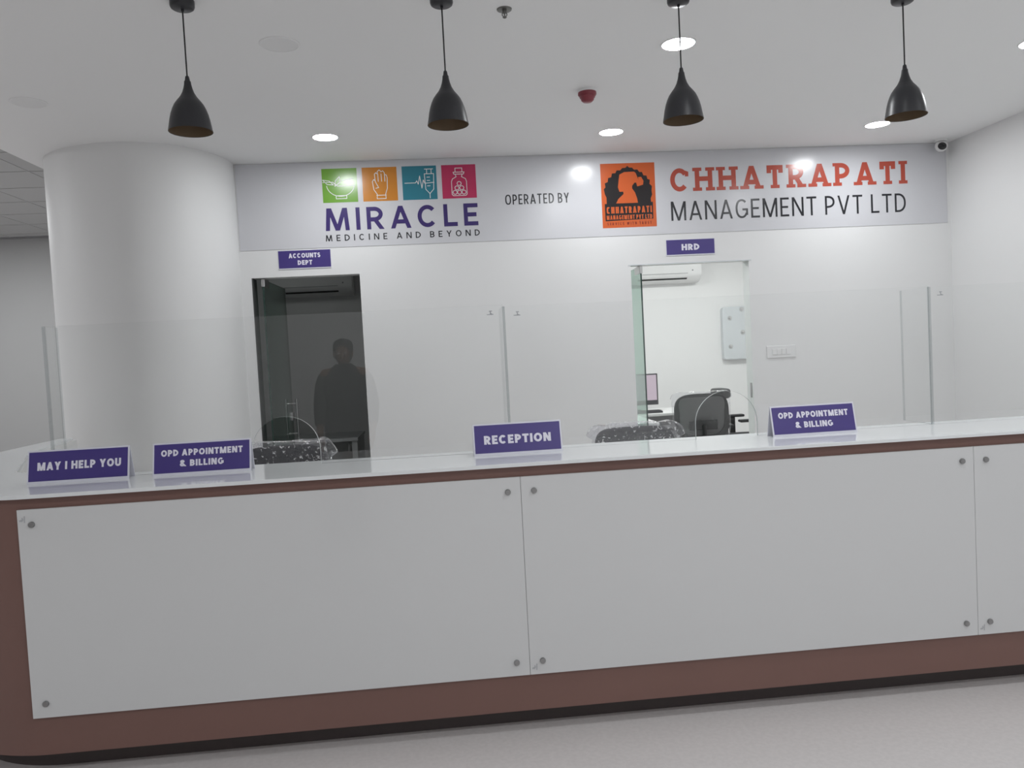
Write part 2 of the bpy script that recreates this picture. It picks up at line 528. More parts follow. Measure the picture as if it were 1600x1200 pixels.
bm = NB(); box(bm, -1.60, XR - .002, .42, .95, .72, .745, .003); link('worktop', bm, M['desk'], rc)
bm = NB(); box(bm, -1.60, XR - .002, .42, .44, .085, .72); box(bm, -1.60, -1.575, .44, .92, .0, .72); box(bm, .20, .225, .44, .92, 0, .72)
link('desk_support', bm, M['desk'], rc)
PX0, PW, PZ0, PZ1 = -1.554, 1.8252, .228, .995
for i in range(3):
    x0, x1 = PX0 + PW * i + .0006, PX0 + PW * (i + 1) - .0006
    bm = NB(); box(bm, x0, x1, -.012, 0, PZ0, PZ1, .001, 1)
    fp = link('front_panel', bm, M['pglass'], rc)
    for sx in (x0 + .0495, x1 - .0495):
        for sz in (PZ0 + .053, PZ1 - .055):
            bm = NB(); lathe(bm, [(0, 0), (.0112, 0), (.0112, .006), (.0095, .009), (0, .0095)], 24)
            link('stud', bm, M['stud'], fp, loc=(sx, -.012, sz), rot=(PI / 2, 0, 0), smooth=True)
    mz = PZ1 - .036 if i == 0 else PZ0 + .029
    bm = NB()
    mx = x0 + .020
    stroke(bm, [(mx - .004, mz - .006), (mx, mz), (mx - .002, mz + .006)], .004, -.0125)
    stroke(bm, [(mx + .005, mz - .010), (mx + .006, mz + .012)], .004, -.0125)
    stroke(bm, [(mx - .010, mz - .004), (mx - .004, mz - .002)], .006, -.0125)
    link('maker_mark', bm, M['mark'], fp)

# ------------------------------------------------------------------ glass screens on the counter
GY, GT, GH = .335, .010, 1.668
def screen(x0, x1, zt, label, marks):
    r = thing('glass_screen', label, 'glass screen', ((x0 + x1) / 2, GY, ZT), group='glass screens on the counter')
    cx = (x1 - x0) / 2
    def outline(inset=0):
        pts = [(-cx, 0), (-.1375, 0)]
        for i in range(25):
            a = PI - PI * i / 24
            pts.append((.1375 * math.cos(a), .065 + .1375 * math.sin(a)))
        return pts + [(.1375, 0), (cx, 0), (cx, zt - ZT), (-cx, zt - ZT)]
    bm = NB()
    pts = outline()
    a = [bm.verts.new((p[0], -GT / 2, p[1])) for p in pts]
    b = [bm.verts.new((p[0], GT / 2, p[1])) for p in pts]
    f1, f2 = bm.faces.new(a), bm.faces.new(b[::-1])
    n = len(pts)
    for i in range(n):
        j = (i + 1) % n
        f = bm.faces.new((a[i], b[i], b[j], a[j]))
        f.material_index = 1
        if 1 <= i <= 26: f.material_index = 2
    g = link('glass_pane', bm, [M['clear'], M['gedge'], M['arch']], r)
    for mx in marks:
        bm = NB()
        z = zt - ZT - .034
        stroke(bm, [(mx - .004, z + .010), (mx + .006, z + .010)], .004, -GT / 2 - .0006)
        stroke(bm, [(mx, z + .010), (mx + .001, z)], .004, -GT / 2 - .0006)
        stroke(bm, [(mx - .014, z - .004), (mx + .012, z - .004)], .0035, -GT / 2 - .0006)
        stroke(bm, [(mx + .001, z), (mx + .010, z - .004)], .004, -GT / 2 - .0006)
        link('etched_mark', bm, M['mark'], g)
    return r
SX = (-1.582, .270, 2.154, 4.04)
hw = (SX[1] - SX[0]) / 2
screen(SX[0], SX[1] - .004, 1.668, 'clear glass counter screen with arched cut-out in front of the dark doorway', [hw - .055])
screen(SX[1] + .004, SX[2] - .004, 1.660, 'clear glass counter screen with arched cut-out in front of the bright doorway', [-hw + .04])
screen(SX[2] + .004, SX[3], 1.658, 'clear glass counter screen running out of the right edge of the photo', [-hw + .03])
def fin(x, y0, y1, label, zt):
    bm = NB(); box(bm, x - .005, x + .005, y0, y1, ZT, zt)
    bm.normal_update()
    for f in bm.faces: f.material_index = 0 if abs(f.normal.x) > .5 else 1
    tag(link('glass_fin', bm, [M['clear'], M['gedge']]), label, 'glass fin', 'glass stiffening fins')
fin(SX[0] + .005, GY + .006, GY + .105, 'narrow clear glass fin at the left end of the counter screens', 1.668)
fin(SX[1], GY + .006, GY + .215, 'narrow clear glass fin behind the middle screen joint above RECEPTION', 1.662)
fin(SX[2], GY + .006, GY + .215, 'narrow clear glass fin behind the right-hand screen joint', 1.658)

# ------------------------------------------------------------------ desk signs
def desk_sign(x0, x1, y, lines, label, tilt=0.0):
    wd = x1 - x0
    r = thing('desk_sign', label, 'sign', ((x0 + x1) / 2, y, ZT), (0, 0, tilt), 'purple desk signs on the counter')
    hh, lean = .128, .030
    # folded acrylic: front face leaning back, rear leg
    prof = [(0, 0), (lean, hh), (lean + .004, hh), (lean * 2 + .006, 0), (lean * 2 + .002, 0), (lean + .002, hh - .006), (.004, 0)]
    bm = NB(); prism(bm, prof, -wd / 2, wd / 2, 'x')
    link('acrylic_stand', bm, M['acrylic'], r)
    al = math.atan2(lean, hh)
    def face(u, v): return (u, v)
    b, bot = .006, .010
    L = math.hypot(lean, hh)
    bm = NB(); flat(bm, [(-wd / 2 + b, bot), (wd / 2 - b, bot), (wd / 2 - b, L - b), (-wd / 2 + b, L - b)], 0)
    link('printed_face', bm, M['purple'], r, loc=(0, -.0006, 0), rot=(-al, 0, 0))
    for (txt, u0, u1, v, cap) in lines:
        bm = lettering(txt, -wd / 2 + u0 * wd, -wd / 2 + u1 * wd, v, cap, .245, k=1.02, gap=.12, space=.36)
        link('lettering', bm, M['lilac'], r, loc=(0, -.0014, 0), rot=(-al, 0, 0))
desk_sign(-1.645, -1.258, .25, [('MAY I HELP YOU', .10, .92, .052, .032)], 'purple desk sign reading MAY I HELP YOU')
OPD = [('OPD APPOINTMENT', .085, .915, .077, .026), ('& BILLING', .275, .72, .034, .026)]
desk_sign(-1.168, -.785, .25, OPD, 'purple desk sign reading OPD APPOINTMENT & BILLING, second sign from the left')
desk_sign(.110, .477, .235, [('RECEPTION', .12, .875, .046, .036)], 'purple desk sign reading RECEPTION')
desk_sign(1.378, 1.750, .235, OPD, 'purple desk sign reading OPD APPOINTMENT & BILLING near the bright doorway')

# ------------------------------------------------------------------ wall signs
def door_sign(x0, x1, z0, z1, lines, label):
    wd, ht = x1 - x0, z1 - z0
    r = thing('door_sign', label, 'sign', ((x0 + x1) / 2, D, z0), group='purple department signs over the doorways')
    bm = NB(); box(bm, -wd / 2, wd / 2, -.006, 0, -.006, ht + .003, .001, 1); link('backing_plate', bm, M['acrylic'], r)
    bm = NB(); flat(bm, [(-wd / 2 + .003, .002), (wd / 2 - .003, .002), (wd / 2 - .003, ht), (-wd / 2 + .003, ht)], -.0066); link('printed_face', bm, M['purple'], r)
    for (txt, u0, u1, v, cap) in lines:
        link('lettering', lettering(txt, -wd / 2 + u0 * wd, -wd / 2 + u1 * wd, v, cap, .245, k=1.02, gap=.12), M['lilac'], r, loc=(0, -.0074, 0))
door_sign(-1.204, -.805, 2.188, 2.323, [('ACCOUNTS', .20, .80, .078, .036), ('DEPT', .365, .64, .024, .036)], 'purple wall sign reading ACCOUNTS DEPT above the dark doorway')
door_sign(1.836, 2.236, 2.166, 2.285, [('HRD', .315, .68, .034, .050)], 'purple wall sign reading HRD above the bright doorway')

bn = thing('name_banner', 'wide glossy white banner with coloured tiles, lettering and an orange emblem below the ceiling', 'banner', (0, D - .001, 0))
bm = NB(); box(bm, -1.484, 4.222, -.003, 0, 2.336, 2.988); link('banner_sheet', bm, M['banner'], bn)
Y1, Y2, Y3, Y4 = -.0036, -.0042, -.0048, -.0054
TW, TZ0, TZ1 = .266, 2.677, 2.936
def tilebase(i, m):
    bm = NB(); x = -.838 + .3055 * i
    flat(bm, [(x, TZ0), (x + TW, TZ0), (x + TW, TZ1), (x, TZ1)], Y1)
    return link('logo_tile', bm, m, bn), (lambda pts: [(x + u * TW, TZ1 - v * (TZ1 - TZ0)) for u, v in pts])
LW = .0052
def circ(u, v, ru, rv, a0=0, a1=360, n=20): return [(u + ru * math.cos(math.radians(a0 + (a1 - a0) * i / n)), v + rv * math.sin(math.radians(a0 + (a1 - a0) * i / n))) for i in range(n + 1)]
t, f = tilebase(0, M['t1']); bm = NB()      # mortar bowl with leaves
stroke(bm, f(circ(.52, .46, .40, .36, 8, 172)), LW, Y2)
stroke(bm, f([(.02, .40), (.30, .40), (.44, .52), (.92, .52)]), LW, Y2)
stroke(bm, f([(.38, .80), (.38, .89), (.68, .89), (.68, .80)]), LW, Y2, True)
stroke(bm, f([(.02, .33), (.20, .36), (.32, .48), (.14, .46)]), LW, Y2, True)
stroke(bm, f([(.36, .52), (.38, .36), (.50, .24), (.52, .40)]), LW, Y2, True)
stroke(bm, f([(.56, .36), (.88, .30)]), LW, Y2)
link('icon', bm, M['line'], t)
t, f = tilebase(1, M['t2']); bm = NB()      # open hand
stroke(bm, f([(.40, .93), (.41, .80), (.32, .66), (.29, .42), (.33, .36), (.37, .40), (.36, .20), (.40, .16), (.44, .20), (.45, .12), (.50, .08), (.54, .12), (.55, .14), (.60, .11), (.64, .16), (.65, .22), (.70, .24), (.72, .32), (.71, .62), (.65, .80), (.66, .93)]), LW, Y2, True)
for u in (.455, .55, .645): stroke(bm, f([(u, .20), (u + .005, .42)]), LW, Y2)
stroke(bm, f([(.37, .40), (.39, .46), (.46, .60), (.38, .62)]), LW, Y2)
stroke(bm, f([(.39, .83), (.67, .83)]), LW, Y2)
link('icon', bm, M['line'], t)
t, f = tilebase(2, M['t3']); bm = NB()      # pulse line and syringe
stroke(bm, f([(.07, .50), (.38, .50), (.42, .44), (.46, .54), (.51, .30), (.56, .66), (.61, .42), (.65, .52), (.92, .50)]), LW, Y2)
stroke(bm, f([(.65, .24), (.92, .24), (.90, .70), (.785, .83), (.67, .70)]), LW, Y2, True)
stroke(bm, f([(.66, .10), (.90, .10)]), LW, Y2); stroke(bm, f([(.72, .11), (.72, .23)]), LW, Y2); stroke(bm, f([(.85, .11), (.85, .23)]), LW, Y2)
stroke(bm, f([(.785, .83), (.785, .96)]), LW, Y2)
for v in (.34, .44, .60): stroke(bm, f([(.72, v), (.80, v)]), LW, Y2)
link('icon', bm, M['line'], t)
t, f = tilebase(3, M['t4']); bm = NB()      # pill bottle
stroke(bm, f([(.40, .10), (.60, .10), (.60, .22), (.40, .22)]), LW, Y2, True)
stroke(bm, f([(.34, .22), (.66, .22), (.64, .28), (.36, .28)]), LW, Y2, True)
stroke(bm, f([(.40, .28), (.42, .36), (.31, .42), (.28, .50), (.28, .88), (.32, .92), (.68, .92), (.72, .88), (.72, .50), (.69, .42), (.58, .36), (.60, .28)]), LW, Y2)
for u, v in ((.50, .56), (.43, .69), (.57, .69), (.37, .82), (.50, .82), (.63, .82)): stroke(bm, f(circ(u, v, .06, .06, n=12)), LW, Y2)
link('icon', bm, M['line'], t)
def text(label, m, *a, **k): return link('lettering', lettering(*a, **k, lead=Y1), m, bn, label=label)
text('indigo lettering MIRACLE', M['indigo'], 'MIRACLE', -.832, .345, 2.463, .172, .185, k=1.21, gap=.30, splay=.07)
text('dark lettering MEDICINE AND BEYOND', M['ink'], 'MEDICINE AND BEYOND', -.836, .352, 2.383, .048, .155, k=1.05, gap=.60, space=.75, splay=.08)
text('black lettering OPERATED BY', M['ink'], 'OPERATED BY', .565, 1.071, 2.613, .078, .125, k=.74, gap=.155, space=.26, e=.8)
text('rust red slab lettering CHHATRAPATI', M['rust'], 'CHHATRAPATI', 1.893, 3.864, 2.668, .184, .20, k=1.10, gap=.27, slab=.20)
text('black lettering MANAGEMENT PVT LTD', M['ink'], 'MANAGEMENT PVT LTD', 1.890, 3.862, 2.438, .152, .105, k=.86, gap=.16, space=.30, e=.9)
# orange emblem
ex0, ex1, ez0, ez1 = 1.331, 1.769, 2.400, 2.906
bm = NB(); flat(bm, [(ex0, ez0), (ex1, ez0), (ex1, ez1), (ex0, ez1)], Y1); em = link('emblem_square', bm, M['orange'], bn)
def E2(x, y):      # emblem sketch units -> wall
    v = (y - 108) / 606.0
    return (ex0 + ((x - 105 - 24 * v) / 522.0 + (0.0)) * (ex1 - ex0), ez1 - (v + .022 * (x - 366) / 522.0) * (ez1 - ez0))
out = [(168, 495), (165, 430), (150, 400), (140, 352), (156, 335), (150, 297), (178, 285), (182, 248), (212, 240), (218, 205), (252, 202), (264, 176), (298, 176), (318, 154), (348, 152), (366, 134), (386, 150), (412, 150), (432, 170), (464, 168), (482, 192), (508, 192), (522, 224), (552, 226), (560, 258), (584, 266), (580, 304), (604, 326), (600, 366), (606, 405), (592, 440), (596, 492)]
bm = NB(); flat(bm, [E2(*p) for p in out], Y2)
flat(bm, [E2(*p) for p in ((148, 492), (612, 474), (616, 632), (156, 654))], Y2 - .0002)
link('silhouette', bm, M['eblk'], em)
fig = [(258, 487), (278, 446), (330, 398), (326, 376), (290, 378), (276, 335), (284, 262), (290, 216), (336, 192), (430, 188), (446, 200), (460, 232), (474, 266), (470, 240), (500, 238), (522, 275), (518, 312), (462, 328), (452, 292), (436, 292), (412, 322), (412, 346), (440, 384), (460, 440), (468, 482)]
bm = NB(); flat(bm, [E2(*p) for p in fig], Y3); link('figure', bm, M['orange'], em)
link('lettering', lettering('CHHATRAPATI', E2(166, 545)[0], E2(602, 545)[0], E2(380, 578)[1], .052, .20, k=.62, gap=.16, e=.6, lead=Y3), M['orange'], em)
link('lettering', lettering('MANAGEMENT PVT LTD', E2(166, 610)[0], E2(604, 610)[0], E2(380, 636)[1], .034, .20, k=.70, gap=.16, space=.22, e=.6, lead=Y3), M['orange'], em)
link('lettering', lettering('SERVICE WITH TRUST', E2(172, 670)[0], E2(600, 670)[0], E2(380, 688)[1], .022, .20, k=.8, gap=.40, space=.5, lead=Y2), M['dorange'], em)

# ------------------------------------------------------------------ ceiling fixtures
def pendant_master():
    r = thing('pendant_lamp', '', 'pendant lamp', (0, 0, H), group='black pendant lamps over the counter')
    bm = NB(); lathe(bm, [(0, 0), (.049, 0), (.049, -.022), (.046, -.030), (.040, -.034), (.006, -.036), (.006, -.044), (0, -.044)], 40); link('canopy', bm, M['black'], r, smooth=True)
    bm = NB(); tube(bm, [(0, 0, -.04), (0, 0, -.315)], .0032, 8); link('cord', bm, M['cord'], r, smooth=True)
    pr = [(.0, 0), (.0065, 0), (.008, -.004), (.0105, -.020), (.013, -.021), (.0145, -.034), (.018, -.05), (.024, -.068), (.034, -.086), (.047, -.102), (.0585, -.118), (.067, -.136), (.074, -.156), (.0795, -.178), (.084, -.203), (.0885, -.228)]
    pr = [(rr, z - .308) for rr, z in pr]
    bm = NB(); lathe(bm, pr + [(.0878, -.5365), (.0865, -.535)], 56); sh = link('lamp_shade', bm, M['black'], r, smooth=True)
    ins = [(.0865, -.535), (.082, -.512), (.0775, -.487), (.072, -.464), (.065, -.445), (.0565, -.427), (.045, -.411), (.03, -.398), (0, -.392)]
    bm = NB(); lathe(bm, ins, 56); link('shade_lining', bm, M['gold'], sh, smooth=True)
    bm = NB(); lathe(bm, [(0, -.392), (.016, -.394), (.016, -.43), (.0, -.432)], 20); link('lamp_socket', bm, M['cord'], sh, smooth=True)
    return r
PL = [(-.987, .455, 'leftmost of the four black pendant lamps, in front of the rounded column'),
      (.084, .455, 'black pendant lamp second from the left, right of the four-tile logo'),
      (1.117, .455, 'black pendant lamp third from the left, cord crossing a lit ceiling light'),
      (2.148, .455, 'rightmost black pendant lamp, overlapping a lit ceiling light')]
master = pendant_master()
for i, (x, y, lab) in enumerate(PL):
    o = master if i == 0 else copy_tree(master)
    o.location = (x, y, H - (0, .002, .016, .030)[i] * 0.6); o['label'] = lab

def down_master(lit):
    r = thing('downlight', '', 'ceiling light', (0, 0, H))
    R = .088 if lit else .092
    bm = NB(); lathe(bm, [(R - .006, -.001), (R - .006, -.0045), (R, -.0045), (R + .003, -.002), (R + .003, 0), (R - .006, -.001)], 48); link('rim', bm, M['rim'], r, smooth=True)
    bm = NB(); lathe(bm, [(0, -.0035), (R - .006, -.0035)], 48); link('lens', bm, M['lens'] if lit else M['off'], r)
    return r
dm = down_master(True)
DLS = [(-.705, 2.548, 'lit round ceiling light above the four-tile logo'), (1.292, 2.624, 'lit round ceiling light above the orange emblem'),
       (3.283, 2.622, 'lit round ceiling light beside the rightmost pendant lamp'), (1.290, 1.014, 'large bright round ceiling light behind the third pendant cord'),
       (3.30, 1.087, 'lit round ceiling light cut by the right edge of the photo')]
FR = [(x, y) for y in (-.75, -2.4, -4.05, -5.7) for x in (-.70, 1.29, 3.28) if not (x < 0 and y > -2)]
for i, (x, y, lab) in enumerate(DLS + [(x, y, 'lit round ceiling light over the lobby in front of the counter') for x, y in FR]):
    o = dm if i == 0 else copy_tree(dm)
    o.location = (x, y, H); o['label'] = lab
    o['group'] = 'lit ceiling lights in view' if i < 5 else 'lit ceiling lights over the lobby'
dz = down_master(False)
for i, (x, y, lab) in enumerate([(-.685, .929, 'unlit round ceiling light between the two left pendant cords'), (-2.205, 1.686, 'unlit round ceiling light near the left edge above the column')]):
    o = dz if i == 0 else copy_tree(dz)
    o.location = (x, y, H); o['label'] = lab; o['group'] = 'unlit ceiling lights'

# unseen panels added as fill light for the corridor side, and office panels
def panel_light(x, y, z, m, label, grp):
    r = thing('panel_light', label, 'ceiling light', (x, y, z), group=grp)
    bm = NB(); box(bm, -.3, .3, -.3, .3, -.012, 0, .002, 1); link('frame', bm, M['rim'], r)
    bm = NB(); flat(bm, [(0, 0)] * 0 or [(-.28, -.28), (.28, -.28), (.28, .28), (-.28, .28)], 0); link('diffuser', bm, m, r, loc=(0, 0, -.0135), rot=(-PI / 2, 0, 0))
for x, y in ((-5.0, -2.6), (-5.0, 2.6), (-5.0, 5.2)):
    panel_light(x, y, H + .1565, M['panel'], 'unseen square panel light added as fill in the corridor left of the column', 'added corridor fill panels')
for x, y in ((1.5, 4.6), (3.2, 4.6)):
    panel_light(x, y, 2.75, M['opanel'], 'square ceiling panel light inside the bright office', 'office panel lights')

panel_light(-1.6, 5.2, 2.75, emit('dark_room_fill', (.95, 1, .98), .55), 'unseen weak panel light added as fill inside the dark accounts room', 'office panel lights')  # weak unseen panel, added only to lift the dark room

r = thing('smoke_detector', 'red round smoke detector on the ceiling', 'smoke detector', (.946, 1.70, H))
bm = NB(); lathe(bm, [(0, 0), (.056, 0), (.056, -.012), (.052, -.016), (0, -.016)], 40); link('base', bm, M['white'], r, smooth=True)
bm = NB(); lathe(bm, [(0, -.016), (.054, -.016), (.055, -.028), (.050, -.036), (.046, -.0365), (.0455, -.046), (.040, -.050), (.037, -.062), (.026, -.072), (0, -.074)], 40); link('sensor_cap', bm, M['red'], r, smooth=True)
r = thing('fire_sprinkler', 'small metal fire sprinkler on the ceiling right of the second pendant', 'sprinkler', (.364, .58, H))
bm = NB(); lathe(bm, [(0, 0), (.034, 0), (.032, -.005), (.016, -.008), (0, -.008)], 32); link('escutcheon', bm, M['chrome'], r, smooth=True)
bm = NB(); lathe(bm, [(0, -.008), (.010, -.008), (.009, -.018), (0, -.018)], 16)
for s in (-1, 1): tube(bm, [(s * .009, 0, -.016), (s * .011, 0, -.026), (s * .002, 0, -.036)], .0022, 8)
lathe(bm, [(0, -.016), (.003, -.018), (.003, -.034), (0, -.036)], 10); lathe(bm, [(0, -.036), (.010, -.036), (.008, -.038), (0, -.042)], 16)
link('sprinkler_head', bm, M['chrome'], r, smooth=True)
r = thing('security_camera', 'small white security camera with black lens in the top right corner', 'camera', (4.115, 3.13, H))
bm = NB(); lathe(bm, [(0, 0), (.048, 0), (.048, -.012), (.044, -.018), (0, -.018)], 40); link('mount', bm, M['white'], r, smooth=True)
bm = NB(); superq(bm, (0, 0, -.052), (.047, .047, .045), 1, 1, 32, 16); link('housing', bm, M['white'], r, smooth='all')
bm = NB(); superq(bm, (-.018, -.040, -.062), (.036, .018, .030), 1, 1, 24, 12); link('lens', bm, M['dome'], r, smooth='all')

r = thing('light_switch', 'white light switch plate on the wall right of the bright doorway', 'switch', (2.757, D, 1.347))
bm = NB(); box(bm, -.122, .122, -.009, 0, -.05, .05, .004); link('plate', bm, M['white'], r)
for i in range(4):
    bm = NB(); box(bm, -.078 + i * .039 + .001, -.078 + (i + 1) * .039 - .001, -.013, -.008, -.024, .024, .002); link('rocker', bm, M['white'], r)

# ------------------------------------------------------------------ air conditioners and office things
def aircon(x0, x1, z0, label):
    wd = x1 - x0
    r = thing('air_conditioner', label, 'air conditioner', ((x0 + x1) / 2, 6.3, z0), group='wall air conditioners')
    prof = [(0, 0), (-.10, 0), (-.195, .065), (-.215, .10), (-.215, .25), (-.18, .285), (0, .285)]
    bm = NB(); prism(bm, prof, -wd / 2, wd / 2, 'x')
    bmesh.ops.bevel(bm, geom=[e for e in bm.edges if e.is_manifold and abs(e.verts[0].co.x - e.verts[1].co.x) < 1e-5], offset=.012, segments=3, affect='EDGES')
    link('housing', bm, M['white'], r, smooth=True)
    bm = NB()
    d = Vector((0, -.095, .065)).normalized(); nn = Vector((0, -.065, -.095)).normalized() * .003
    p0, p1 = Vector((0, -.152, .036)), Vector((0, -.176, .052))
    x = wd / 2 - .17
    bm.faces.new([bm.verts.new(p + nn + Vector((sx, 0, 0))) for p, sx in ((p0, -x), (p0, x), (p1, x), (p1, -x))])
    link('air_outlet', bm, M['slot'], r)
    bm = NB(); box(bm, -x, x, -.218, -.2145, .098, .102); link('panel_gap', bm, M['seam'], r)
    bm = NB(); box(bm, wd / 2 - .12, wd / 2 - .105, -.217, -.213, .125, .14); link('indicator', bm, M['seam'], r)
aircon(2.17, 3.10, 2.165, 'white wall air conditioner inside the bright office')
aircon(-1.88, -.95, 2.20, 'wall air conditioner in the dark accounts room')

r = thing('wall_panel', 'grey rounded metal distribution box on the bright office wall', 'wall box', (3.665, 6.3, 1.217))
bm = NB(); superq(bm, (0, -.025, .318), (.29, .05, .318), .12, .12, 48, 24); link('box_cover', bm, M['grey'], r, smooth=True)
for u, v in ((-.20, .50), (-.20, .16), (-.045, .325), (-.05, .60), (.2, .50), (.2, .16)):
    bm = NB(); lathe(bm, [(0, 0), (.026, 0), (.024, .008), (.012, .009), (.011, .02), (0, .021)], 24)
    link('latch', bm, M['steel'], r, loc=(u, -.0745, v), rot=(PI / 2, 0, 0), smooth=True)

def desk(x0, x1, y0, y1, label, m):
    r = thing('office_desk', label, 'desk', ((x0 + x1) / 2, (y0 + y1) / 2, 0))
    a, b = (x1 - x0) / 2, (y1 - y0) / 2
    bm = NB(); box(bm, -a, a, -b, b, .722, .75, .004); link('desktop', bm, m, r)
    for s in (-1, 1):
        bm = NB(); box(bm, s * (a - .035) - .025, s * (a - .035) + .025, -b + .02, b - .02, 0, .722, .003); link('side_panel', bm, m, r)
    bm = NB(); box(bm, -a + .06, a - .06, b - .06, b - .04, .25, .722); link('modesty_panel', bm, M['deskd'], r)
    return r
desk(1.70, 2.56, 4.86, 5.50, 'white office desk under the monitor in the bright office', M['desk'])
desk(1.15, 1.93, 3.98, 4.82, 'low white side desk just inside the bright office', M['desk'])
desk(-2.2, -.80, 4.28, 4.95, 'dim desk inside the dark accounts room', M['deskd'])
r = thing('computer_monitor', 'black-framed monitor with a pinkish lit screen on the office desk', 'monitor', (1.975, 5.22, .75))
bm = NB(); box(bm, -.29, .29, -.018, .018, .065, .395, .005); link('bezel', bm, M['bezel'], r)
bm = NB(); flat(bm, [(-.275, .115), (.275, .115), (.275, .382), (-.275, .382)], -.0187); link('screen', bm, M['screen'], r)
bm = NB(); box(bm, -.03, .03, .019, .04, .01, .22, .004); box(bm, -.12, .12, -.07, .10, 0, .012, .004); link('stand', bm, M['bezel'], r)
r = thing('keyboard', 'dark keyboard in front of the office monitor', 'keyboard', (2.04, 4.985, .75))
bm = NB(); box(bm, -.19, .19, -.065, .065, 0, .022, .005); link('case', bm, M['bezel'], r)
bm = NB()
for i in range(14):
    for j in range(5): box(bm, -.178 + i * .0256, -.156 + i * .0256, -.055 + j * .022, -.037 + j * .022, .0215, .027)
link('keys', bm, M['plast'], r, kind='stuff')

# ------------------------------------------------------------------ chairs
def chair(loc, rot, label, back, top, wide, cover, arms=True, grp=None, head=False):
    """task chair facing local +Y (back toward -Y)"""
    r = thing('office_chair', label, 'chair', loc, (0, 0, rot), grp)
    bm = NB(); superq(bm, (0, .02, .455), (.245, .235, .045), .5, .45); link('seat', bm, M['fabric'], r, smooth='all')
    cz, hz = (top + .56) / 2, (top - .56) / 2
    curve = lambda p: Vector((p.x, p.y + .9 * p.x * p.x - .12 * (p.z / hz) * .1 * (1), p.z))
    by = -.245
    if back == 'pad':
        bm = NB(); superq(bm, (0, by, cz), (wide / 2, .035, hz), .35, .42, 56, 24, curve); link('backrest', bm, M['fabric'], r, smooth='all')
    else:
        def sq(a, e, sx, sz): 
            c, s = math.cos(a), math.sin(a)
            return math.copysign(abs(c) ** e, c) * sx, math.copysign(abs(s) ** e, s) * sz
        bm = NB(); pts = []
        N = 64
        rings = []
        for i in range(N):
            x, z = sq(2 * PI * i / N, .55, wide / 2 - .028, hz - .028)
            xo, zo = sq(2 * PI * i / N, .55, wide / 2, hz)
            yy = .9 * x * x; yo = .9 * xo * xo
            ring = [(xo, by + yo - .014, cz + zo), (xo, by + yo + .014, cz + zo), (x * .92, by + yy + .014, cz + z * .90), (x * .92, by + yy - .014, cz + z * .90)]
            rings.append([bm.verts.new(p) for p in ring])
        for i in range(N):
            a, b = rings[i], rings[(i + 1) % N]
            for k in range(4): bm.faces.new((a[k], a[(k + 1) % 4], b[(k + 1) % 4], b[k]))
        fr = link('back_frame', bm, M['plast'], r, smooth=True)
        bm = NB(); superq(bm, (0, by, cz), ((wide / 2 - .03), .006, hz - .03), .3, .5, 56, 20, curve); link('back_mesh', bm, M['mesh'], r, smooth='all')
        bm = NB(); box(bm, -.13, .13, by - .028, by - .010, cz - .12, cz - .03, .008); link('lumbar_support', bm, M['plast'], r)
    if arms:
        for s in (-1, 1):
            bm = NB(); box(bm, s * .275 - .04, s * .275 + .04, -.12, .14, .648, .675, .01)
            ar = link('armrest', bm, M['plast'], r)
            bm = NB(); box(bm, s * .275 - .012, s * .275 + .012, -.02, .045, .44, .65, .005); box(bm, min(s * .2, s * .287), max(s * .2, s * .287), -.02, .045, .425, .445)
            link('arm_post', bm, M['plast'], ar)
    bm = NB(); tube(bm, [(0, -.12, .42), (0, by - .03, .46), (0, by - .055, .62), (0, by - .045, .70)], .02, 10); link('back_bracket', bm, M['plast'], r, smooth=True)
    bm = NB(); lathe(bm, [(0, .09), (.03, .09), (.03, .25), (.02, .255), (.02, .41), (.09, .412), (.09, .425), (0, .425)], 24); link('gas_lift', bm, M['plast'], r, smooth=True)
    bm = NB()
    for i in range(5):
        a = 2 * PI * i / 5 + .3
        tube(bm, [(0, 0, .10), (.14 * math.cos(a), .14 * math.sin(a), .095), (.29 * math.cos(a), .29 * math.sin(a), .075)], [.028, .022, .016], 10)
    link('star_base', bm, M['plast'], r, smooth=True)
    for i in range(5):
        a = 2 * PI * i / 5 + .3
        bm = NB(); lathe(bm, [(0, -.02), (.022, -.02), (.027, -.012), (.027, .012), (.022, .02), (0, .02)], 20)
        link('caster', bm, M['plast'], r, loc=(.29 * math.cos(a), .29 * math.sin(a), .027), rot=(PI / 2, 0, a), smooth=True)
    if head:
        bm = NB(); superq(bm, (0, by + .035, .925), (.13, .075, .052), .4, .5, 32, 16, lambda p: Vector((p.x, p.y + 1.2 * p.x * p.x, p.z))); h_ = link('headrest', bm, M['plast'], r, smooth='all')
        bm = NB(); box(bm, -.025, .025, by - .0, by + .02, .80, .92, .005); link('headrest_post', bm, M['plast'], h_)
    if cover:
        rough = .016 if cover == 'crinkled' else .004
        def wr(p):
            q = curve(p)
            n1 = noise.noise_vector(q * 14 + Vector((loc[0], 3, 1))) * rough
            k = 0.0
            if p.z > hz * .7 and abs(p.x) > wide * .36: k = .035 if cover == 'crinkled' else .02      # pulled corners of the bag
            return q + n1 + Vector((math.copysign(k, p.x), 0, k * .25))
        bm = NB(); superq(bm, (0, by, cz + .012), (wide / 2 + .014, .05, hz + .008), .3, .4, 110, 50, wr)
        link('plastic_cover', bm, M['film'] if cover == 'crinkled' else M['film2'], r, smooth='all', label='clear plastic wrapping')
    return r
G1 = 'wrapped chairs behind the counter'
chair((-.87, 1.12, 0), PI, 'black chair in crinkled plastic wrap behind the counter by the dark doorway', 'pad', 1.025, .47, 'crinkled', grp=G1)
chair((1.03, 1.05, 0), PI, 'black chair in crinkled plastic wrap behind the counter right of RECEPTION', 'pad', 1.018, .45, 'crinkled', grp=G1)
